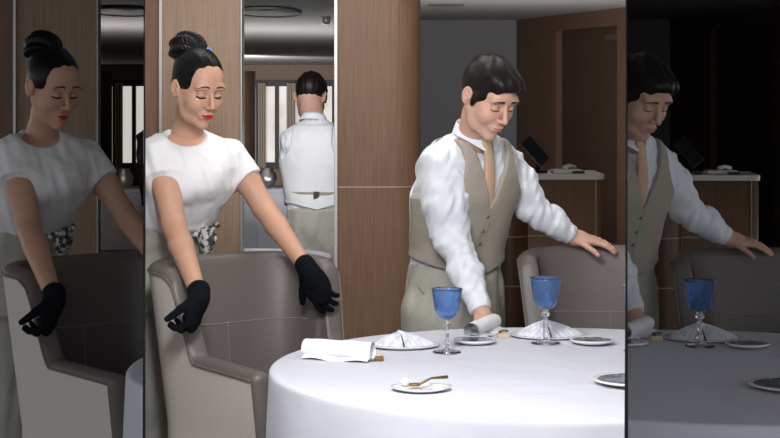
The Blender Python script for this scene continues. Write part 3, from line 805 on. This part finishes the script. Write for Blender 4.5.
# ================================================================ ROOM
CZ = 2.36
YW = 7.0                                     # face of the wooden panels
def X(px, d): return (px-CX)/FL*d
def room():
    S = dict(kind='structure')
    def st(name, *ds, bays='LMR'): thing(name, None, None, [part(None, join(*ds) if len(ds) > 1 else ds[0])], (0, 0, 0), kind='structure', bays=bays)
    def pan(name, a, b, m, y=YW, z0=.0, z1=CZ, dep=.12): st(name, box((X(a, y), y, z0), (X(b, y), y+dep, z1), m, .002))
    pan('wall_left', 40, 158.5, 'wood')
    pan('trim_1', 158.6, 161.8, 'chrome_strip', YW-.02)
    pan('wall_left', 161.9, 240.2, 'wood_light')
    pan('trim_2', 240.3, 241.8, 'chrome_strip', YW-.01, dep=.13)
    pan('trim_3', 334, 337.6, 'chrome_strip', YW-.02, dep=.14)
    zs = HC-(187-HY)/FL*YW
    pan('trim_4', 161.9, 240.2, 'seam_line', YW-.002, zs-.003, zs+.003, .003)
    pan('trim_5', 100, 158.5, 'seam_line', YW-.002, zs-.003, zs+.003, .003)
    # rounded wooden column right of the mirror
    x0, x1 = X(338, YW), X(421, YW); rc = .12
    def col(u, t):
        if u < .3: x = x0+(x1-rc-x0)*(u/.3); y = YW
        elif u < .8:
            a = (u-.3)/.5*math.pi/2; x = x1-rc+rc*math.sin(a); y = YW+rc-rc*math.cos(a)
        else: x = x1-.03*(u-.8)/.2; y = YW+rc+.5*(u-.8)/.2
        return (x, y, t*CZ)
    st('wall_column', grid(col, 61, 6, 'wood'))
    def colseam(u, t):
        p = col(u*.8, 0); return (p[0]+(.002 if u > .5 else 0), p[1]-.003, zs-.003+.006*t)
    st('trim_6', grid(colseam, 49, 2, 'seam_line'))
    st('trim_7', box((X(390, YW), YW-.001, 0), (X(390.5, YW), YW+.0, CZ), 'wood_dark'))
    # grey wall and wood wall at the end
    yb = (CZ-HC)*FL/(HY-20)
    st('wall_back', box((X(395, yb), yb, 0), (X(517, yb), yb+.1, CZ), 'grey_wall'))
    a = np.array([X(516.5, yb), yb]); d8 = yb*.86; b = np.array([X(626, d8), d8]); dr = (b-a)/np.linalg.norm(b-a); nrm = np.array([dr[1], -dr[0]])
    if nrm[1] > 0: nrm = -nrm
    def wp(px):                               # where the ray of px meets that wall
        k = (px-CX)/FL; s = (k*a[1]-a[0])/(dr[0]-k*dr[1]); return s
    ang = math.atan2(dr[1], dr[0]); M = T(a[0], a[1], 0, ang)
    s1, s2, sE = wp(556), wp(617), 6.
    zt = HC+(HY-30)/FL*yb*.93
    st('wall_right', *[place(q, M) for q in (box((0, 0, 0), (s1, .12, CZ), 'wood_dark'), box((s1, 0, zt), (s2, .12, CZ), 'wood_dark'), box((s2, 0, 0), (sE, .12, CZ), 'wood_dark'))])
    leaf = box((s1, .07, 0), (s2, .11, zt), 'wood_door')
    thing('door_1', None, None, [part(None, place(leaf, M), None, [])], (a[0], a[1], 0), kind='structure')
    zsn = HC+(HY-38)/FL*yb*.9
    plq = box((wp(600), -.006, zsn-.03), (wp(612), .0, zsn+.03), 'panel_brown', .002)
    plq = box((wp(600), .062, zsn-.03), (wp(613), .070, zsn+.03), 'recess', .002)
    thing('door_closer', 'small dark plate at the top corner of the dark door', 'plate', [part(None, place(plq, M))], (a[0]+dr[0]*wp(606), a[1]+dr[1]*wp(606), zsn))
    # counter
    yc = 9.6; z1 = HC-(174.3-HY)/FL*yc
    xa, xb = X(462, yc), X(605, yc)
    def rc_box(x0, x1, y0, y1, z0, z1, r, m, n=10):
        pts = []
        for cx, cy, s in ((x1-r, y0+r, -90), (x1-r, y1-r, 0), (x0+r, y1-r, 90), (x0+r, y0+r, 180)):
            for k in range(n+1):
                q = R_(s+90*k/n); pts.append((cx+r*math.cos(q), cy+r*math.sin(q)))
        v = [(x, y, z0) for x, y in pts]+[(x, y, z1) for x, y in pts]; N = len(pts)
        f = [(i, (i+1) % N, N+(i+1) % N, N+i) for i in range(N)]+[tuple(range(N))[::-1], tuple(range(N, 2*N))]
        return D(v, f, m)
    tp = rc_box(xa, xb, yc, yc+.55, z1-.03, z1, .04, 'counter_stone'); tp['flat'] = True
    bd = rc_box(xa+.03, X(604, yc), yc+.015, yc+.53, 0, z1-.03, .05, 'wood'); bd['flat'] = False
    cu = []
    for px, w in ((515, .105),):
        c = (X(px, yc-.1), yc+.0)
        cu.append(part('curved_panel', place(lathe([(w, 0), (w, z1-.055)], 'panel_brown', 40), T(c[0]-.02, c[1]+.03, 0)), 'dark brown padded curved end'))
    lines = []
    for py in (236, 285):
        z = HC-(py-HY)/FL*yc; lines.append(part('joint_line', box((xa+.05, yc+.010, z-.004), (X(596, yc), yc+.016, z+.004), 'seam_line')))
        lines.append(part('joint_line', place(lathe([(.106, z-.003), (.1075, z), (.106, z+.003)], 'seam_line', 40), T(X(515, yc-.1)-.02, yc+.03, 0))))
    for px in (528, 596):
        lines.append(part('joint_line', box((X(px, yc)-.003, yc+.008, 0), (X(px, yc)+.003, yc+.018, z1-.03), 'seam_line')))
    thing('service_counter', 'wooden service counter with pale stone top behind the waiter', 'counter', [part('countertop', tp, 'pale stone top'), part('body', bd)]+cu+lines, (xa, yc, 0))
    # tablet on a stand
    b = P0(538, 172, yc+.2); b[2] = z1
    scr = box((-.04, -.006, -.09), (.04, .006, .09), 'black_plastic', .004); gl = box((-.035, -.0075, -.083), (.035, -.0055, .083), 'screen')
    Ms = T(b[0]-.02, b[1]-.02, z1+.125, R_(15), 0, 0) @ Matrix.Rotation(R_(-38), 4, 'Y') @ Matrix.Rotation(R_(-20), 4, 'X')
    ft = box((-.06, -.05, 0), (.03, .05, .018), 'black_plastic', .006); nk = tube([(0, 0, .01), (0, .02, .1)], .014, 'black_plastic')
    thing('tablet_stand', 'black tilted tablet on a stand on the counter', 'tablet', [part('screen_case', place(scr, Ms), None, [part('screen', place(gl, Ms))]), part('foot', place(ft, T(b[0]+.01, b[1], z1, .3))), part('neck', place(nk, T(b[0], b[1]+.01, z1)))], (b[0], b[1], z1))
    b = P0(566, 172, yc+.18)
    ph = box((-.085, -.06, 0), (.085, .06, .022), 'phone_white', .008); hs = tube([(-.02, -.05, .032), (.02, 0, .042), (.06, .04, .03)], [.014, .010, .014], 'phone_white', 10); pad = box((.03, -.075, 0), (.10, -.03, .014), 'black_plastic', .005)
    thing('telephone', 'low pale desk telephone right of the tablet', 'telephone', [part('base', place(ph, T(b[0], b[1], z1, .1))), part('handset', place(hs, T(b[0], b[1], z1, .1))), part('keypad', place(pad, T(b[0], b[1], z1)), 'black keypad')], (b[0], b[1], z1))
    # what the tall mirror panel between the strips shows
    z = box((X(241.8, YW), YW+.10, 0), (X(334, YW), YW+.11, .02), 'chrome_strip')
    xg0, xg1 = X(388, YW+.2), X(388, 29.)
    st('wall_inner', D([(xg0, YW+.15, 0), (xg1, 29, 0), (xg1, 29, CZ), (xg0, YW+.15, CZ)], [(0, 1, 2, 3)], 'grey_wall'))
    xl0, xl1 = X(130, YW+.15), X(150, 29.)
    st('wall_inner', D([(xl0, YW+.13, 0), (xl1, 29, 0), (xl1, 29, CZ), (xl0, YW+.13, CZ)], [(0, 1, 2, 3)], 'wood'))
    yw = 27.; zt2 = HC+(HY-80)/FL*yw; zc = 2.0; zb_ = .35
    st('ceiling_inner', D([(X(150, YW+.14), YW+.14, zc), (xg0, YW+.14, zc), (xg1, yw, zc), (xl1, yw, zc)], [(0, 1, 2, 3)], 'ceiling_paint'))
    st('wall_far', box((X(120, yw), yw, zt2), (X(350, yw), yw+.15, zc), 'wood_light'), box((X(120, yw), yw, 0), (X(350, yw), yw+.15, zb_), 'wood_dark'))
    pw = box((X(243, 21.), 21., 0), (X(254, 21.), 21.25, HC+(HY-71)/FL*21.), 'wood', .003)
    thing('wooden_post', 'slim wooden post beside the window seen in the mirror', 'post', [part(None, pw)], (X(250, 21), 21, 0))
    fr = []; kids = []
    for px in (204, 230, 258, 277, 334):
        fr.append(box((X(px-2, yw), yw-.05, zb_), (X(px+2, yw), yw+.1, zt2), 'frame_dark'))
    fr.append(box((X(120, yw), yw-.04, zt2-.1), (X(350, yw), yw+.1, zt2), 'frame_dark')); fr.append(box((X(120, yw), yw-.04, zb_), (X(350, yw), yw+.1, zb_+.1), 'frame_dark'))
    panes = [part('pane', box((X(p, yw), yw+.05, zb_+.05), (X(q, yw), yw+.06, zt2-.05), 'daylight_pane')) for p, q in ((120, 204), (205, 229), (231, 256), (259, 276), (278, 333))]
    thing('window_1', None, None, [part('window_frame', join(*fr))]+panes, (X(290, yw), yw, 0), kind='structure')
    for px, wd in ((262, 8), (291, 9), (314, 8)):
        cd = grid(lambda u, t: (X(px-wd/2+wd*u, yw-.2), yw-.2+.05*math.sin(u*22), .3+(zt2-.35)*t), 40, 4, 'curtain')
        thing('curtain', 'narrow beige curtain by the window in the mirror', 'curtain', [part(None, cd)], (X(px, yw-.2), yw-.2, 0), 'curtains in the mirror')
    # side table with jar inside the mirror view
    yt = 15.; zt3 = HC-(187-HY)/FL*yt
    tb = lathe([(0, zt3-.03), (.34, zt3-.03), (.35, zt3-.015), (.34, zt3), (0, zt3)], 'tablecloth', 40); tl = lathe([(.33, .05), (.34, zt3-.03)], 'tablecloth', 40, wob=lambda a, i: 1+.03*math.sin(11*a))
    Mx = T(X(265, yt), yt, 0)
    thing('side_table', 'white-clothed side table seen in the mirror', 'table', [part('tabletop', place(tb, Mx)), part('skirt', place(tl, Mx))], (X(262, yt), yt, 0))
    jr = lathe([(0, 0), (.05, 0), (.07, .03), (.085, .08), (.08, .12), (.05, .15), (.055, .17), (.05, .17), (.045, .15), (.075, .11), (.078, .08), (.06, .03), (0, .01)], 'steel', 32)
    thing('glass_jar', 'round shiny jar on the side table in the mirror', 'jar', [part(None, place(jr, T(X(267, yt-.05), yt-.05, zt3)))], (X(267, yt), yt, zt3))
    yt = 7.62; zt4 = .755
    tb = lathe([(0, zt4-.03), (.36, zt4-.03), (.37, zt4-.015), (.36, zt4), (0, zt4)], 'tablecloth', 48); tl = lathe([(.34, .05), (.36, zt4-.03)], 'tablecloth', 48, wob=lambda a, i: 1+.03*math.sin(13*a))
    Mx = T(X(250, yt), yt, 0)
    thing('side_table', 'white table edge beside the chair seen low in the mirror', 'table', [part('tabletop', place(tb, Mx)), part('skirt', place(tl, Mx))], (X(262, yt), yt, 0))
    q = np.array([X(262, 7.6), 7.6, zt4])
    dsh = lathe([(0, .0), (.05, .0), (.075, .02), (.07, .02), (.045, .008), (0, .008)], 'porcelain', 30)
    thing('small_bowl', 'small white bowl on the table in the mirror', 'bowl', [part(None, place(dsh, T(*q)))], q)
    # ceiling fittings
    def ceil(px, py, z=CZ): d = (z-HC)*FL/(HY-py); return X(px, d), d
    x, y = ceil(268, 10.5, zc)
    thing('ceiling_recess', 'dark oval recess in the ceiling seen in the mirror', 'ceiling recess', [part('rim', place(lathe([(.20, -.005), (.205, -.02), (.19, -.02), (.19, -.005)], 'ceiling_paint', 48, sy=2.6), T(x, y, zc))), part('panel', place(lathe([(0, -.012), (.19, -.012), (.19, -.008)], 'recess', 48, sy=2.6), T(x, y, zc)))], (x, y, zc))
    x, y = ceil(326, 17, zc)
    thing('ceiling_spotlight', 'small white ceiling spotlight seen in the mirror', 'spotlight', [part('body', place(lathe([(0, 0), (.03, 0), (.03, -.03), (.022, -.05), (.0, -.05)], 'steel_white', 20), T(x, y, zc))), part('ring', place(lathe([(.03, -.001), (.038, -.006), (.03, -.01)], 'steel_white', 20), T(x, y, zc)))], (x, y, zc))
    x, y = ceil(306, 48, zc)
    thing('ceiling_sensor', 'small round grey sensor on the ceiling seen in the mirror', 'ceiling sensor', [part(None, place(lathe([(0, -.03), (.05, -.03), (.07, -.015), (.07, 0)], 'grey_wall', 24), T(x, y, zc)))], (x, y, zc))
    x, y = ceil(446, 4.5)
    thing('ceiling_vent', 'dark slot vent in the ceiling above the waiter', 'vent', [part('frame', box((x-.17, y-.09, CZ-.012), (x+.17, y+.09, CZ-.002), 'recess', .003)), part('slot', box((x-.15, y-.06, CZ-.016), (x+.15, y+.06, CZ-.010), 'frame_dark'))], (x, y, CZ))
    # floor and ceiling are single slabs shared by the three views
    thing('floor', None, None, [part(None, box((-9, -2, -.05), (9, 31, 0), 'floor_carpet'))], (0, 0, 0), kind='structure', single='M')
    thing('ceiling', None, None, [part(None, box((-9, 1.5, CZ), (9, 31, CZ+.05), 'ceiling_paint'))], (0, 0, 0), kind='structure', single='M')

# ================================================================ PLACE EVERYTHING
A1, A2 = math.atan((144.3-CX)/FL), math.atan((626.3-CX)/FL)       # directions of the two added dividers
RL, RR = -R_(4.76), R_(5.10)
col = bpy.context.scene.collection
def clip(d, planes):
    """keep where n.p > off"""
    v = d['v']
    need = []
    for n, off in planes:
        s = v @ n-off
        if (s <= 0).all(): return None
        if (s < 0).any(): need.append((n, off))
    f = d['f']
    for n, off in need:                      # drop faces wholly outside first
        s = v @ n-off > -1e-9
        f = [q for q in f if any(s[i] for i in q)]
    if not f: return None
    used = np.unique(np.concatenate([np.array(q) for q in f])) if len({len(q) for q in f}) > 1 else np.unique(np.array(f))
    mp = np.full(len(v), -1); mp[used] = np.arange(len(used)); v = v[used]; f = [tuple(int(mp[i]) for i in q) for q in f]
    bm = bmesh.new()
    me = bpy.data.meshes.new('tmp'); me.from_pydata([tuple(p) for p in v], [], f); bm.from_mesh(me); bpy.data.meshes.remove(me)
    for n, off in need:
        bmesh.ops.bisect_plane(bm, geom=bm.verts[:]+bm.edges[:]+bm.faces[:], dist=1e-6, plane_co=Vector(n*off), plane_no=Vector(n), clear_inner=True)
    if not bm.faces: bm.free(); return None
    return bm
def rot(v, a):
    c, s = math.cos(a), math.sin(a); w = v.copy(); w[:, 0] = v[:, 0]*c+v[:, 1]*s; w[:, 1] = -v[:, 0]*s+v[:, 1]*c; return w
def nrm(a): return np.array([math.cos(a), -math.sin(a), 0])         # points towards larger directions
G = .004
BAY = {'M': (0., [(nrm(A1), G), (-nrm(A2), G)]), 'L': (RL, [(-nrm(A1), G)]), 'R': (RR, [(nrm(A2), G)])}
LIM = {'L': (R_(-13.7), 9), 'R': (-9, R_(13.5)), 'M': (-9, 9)}
SUF = {'M': 'in the bright middle view', 'L': 'in the dark left strip', 'R': 'in the dark right strip'}
def emit(name, d, bay, base, parent):
    a, planes = BAY[bay]
    dd = dict(d); dd['v'] = rot(d['v'], a)
    if bay != 'M':
        an = np.arctan2(dd['v'][:, 0], dd['v'][:, 1]); lo, hi = LIM[bay]
        if (an < lo).all() or (an > hi).all(): return None
    bm = clip(dd, planes) if planes else None
    if bm is None: return None
    me = bpy.data.meshes.new(name); 
    bmesh.ops.translate(bm, verts=bm.verts[:], vec=Vector(-base))
    bm.to_mesh(me); bm.free()
    me.materials.append(MAT[d['m']])
    me.polygons.foreach_set('use_smooth', [not d['flat']]*len(me.polygons)); me.update()
    o = bpy.data.objects.new(name, me); col.objects.link(o); o.parent = parent
    return o
def finish():
    made = []
    for t in THINGS:
        if t['single']:
            d = t['parts'][0]['data']
            me = bpy.data.meshes.new(t['name']); me.from_pydata([tuple(p) for p in d['v']], [], d['f']); me.materials.append(MAT[d['m']])
            o = bpy.data.objects.new(t['name'], me); col.objects.link(o); o['kind'] = 'structure'; continue
        for bay in t['bays']:
            base = rot(t['base'].reshape(1, 3), BAY[bay][0])[0]
            if len(t['parts']) == 1 and t['parts'][0]['name'] is None:
                o = emit(t['name'], t['parts'][0]['data'], bay, base, None)
                if o is None: continue
                o.location = base; root = o
            else:
                root = bpy.data.objects.new(t['name'], None); col.objects.link(root); root.location = base; root.empty_display_size = .05
                n = 0
                for p in t['parts']:
                    o = emit(p['name'], p['data'], bay, base, root)
                    if o is None: continue
                    n += 1
                    if p['label']: o['label'] = p['label']
                    for k in p['kids']:
                        c = emit(k['name'], k['data'], bay, base, o)
                        if c is not None and k['label']: c['label'] = k['label']
                if n == 0: bpy.data.objects.remove(root); continue
            if t['kind']: root['kind'] = t['kind']
            else:
                root['category'] = t['cat']
                if t['group']: root['group'] = t['group']
            made.append((root, t, bay))
    seen = {}
    for r, t, b in made: seen.setdefault(id(t), []).append((r, t, b))
    for lst in seen.values():
        for r, t, b in lst:
            if t['kind']: continue
            r['label'] = t['label']+(' '+SUF[b] if len(lst) > 1 else '')

woman(); man()
Mc = T(-.455, 5.38, 0, R_(38))
tub_chair(Mc, 'linen and taupe leather tub chair held by the gloved woman', 'tub chairs')
tub_chair(T(X(611, 5.7), 5.64, 0, R_(-3)), 'taupe leather tub chair behind the table, under the waiter\'s hand', 'tub chairs', ARM=.32)
table(); table_things(); room(); finish()

# two added dividers between the views keep the middle light out of the strips
for i, a in enumerate((A1, A2)):
    d = np.array([math.sin(a), math.cos(a), 0]); n = nrm(a)*.0012
    y0, y1 = 2.9, 30.
    v = []
    for r in (y0, y1):
        for s in (-1, 1):
            for z in (0, CZ): v.append(d*r+n*s+[0, 0, z])
    f = [(0, 1, 3, 2), (4, 6, 7, 5), (0, 4, 5, 1), (2, 3, 7, 6), (0, 2, 6, 4), (1, 5, 7, 3)]
    me = bpy.data.meshes.new('divider'); me.from_pydata([tuple(p) for p in v], [], f); me.materials.append(MAT['divider_bounce']); me.materials.append(MAT['divider'])
    me.polygons[0].material_index = 1
    o = bpy.data.objects.new('light_divider', me); col.objects.link(o); o['kind'] = 'structure'

# ================================================================ LIGHT
def area(name, loc, tgt, sx, sy, e, c=(1, 1, 1)):
    l = bpy.data.lights.new(name, 'AREA'); l.shape = 'RECTANGLE'; l.size = sx; l.size_y = sy; l.energy = e; l.color = c
    o = bpy.data.objects.new(name, l); col.objects.link(o); o.location = loc
    o.rotation_euler = (Vector(tgt)-Vector(loc)).to_track_quat('-Z', 'Y').to_euler(); return o
area('front_fill', (-.05, 3.05, 2.15), (-.05, 5.6, 1.3), .6, .3, 25, (1, .98, .96))  # added soft fill above the frame for the figures and table
area('left_fill', (-.32, 3.02, 1.92), (-.3, 5.3, .9), .16, .36, 22, (.97, .98, 1))  # low fill added on the left to brighten the chair's linen side
area('wall_fill', (-.1, 5.6, 2.33), (-.1, 7.6, .6), 1.3, .3, 27, (1, .97, .94))  # added overhead wash to lift the wooden panels
area('mirror_room_fill', (X(280, 7.5), 7.5, 1.95), (X(305, 8.9), 8.9, 1.1), .6, .2, 13)  # unseen fill added for the back of the mirrored man
area('mirror_room_fill', (X(204, 13.), 13., .5), (X(225, 13), 13.1, 2.0), .5, 9., 170)  # added uplight hidden behind the left panel, brightens the mirror-room ceiling
area('mirror_room_fill', (X(218, 21.), 21., 1.2), (X(295, 27), 27, 1.2), .4, 1.2, 110)  # added fill hidden behind the left panel for curtains and far wall
area('mirror_room_fill', (rot(np.array([[X(204, 13), 13, .5]]), RL)[0]), (rot(np.array([[X(225, 13), 13.01, 2.]]), RL)[0]), .4, 8., 14)  # dim copy of the hidden uplight, added for the left strip
area('lobby_fill', (X(470, 12.8), 12.8, 2.33), (X(560, 16), 18., .8), 1.2, .6, 105, (1, .95, .92))  # added out-of-view fill for the end walls and door
area('counter_fill', (X(555, 11.), 11., .85), (X(555, 11), 11.2, 2.3), .6, 1.2, 14, (1, .95, .92))  # added uplight hidden behind the counter to brighten the ceiling
w = bpy.data.worlds.new('daylight'); bpy.context.scene.world = w; w.use_nodes = True
w.node_tree.nodes['Background'].inputs['Color'].default_value = (.93, .96, 1, 1)
w.node_tree.nodes['Background'].inputs['Strength'].default_value = 1.1

cam = bpy.data.cameras.new('camera'); co = bpy.data.objects.new('camera', cam); col.objects.link(co)
co.location = (0, 0, HC); co.rotation_euler = (math.pi/2, 0, 0)
cam.lens = FL/780*36; cam.sensor_width = 36; cam.sensor_fit = 'HORIZONTAL'; cam.shift_y = -(219-HY)/780; cam.clip_start = .05; cam.clip_end = 60
sc = bpy.context.scene; sc.camera = co
sc.view_settings.view_transform = 'Standard'; sc.view_settings.look = 'None'; sc.view_settings.gamma = 1; sc.view_settings.exposure = 0
sc.view_settings.use_curve_mapping = False
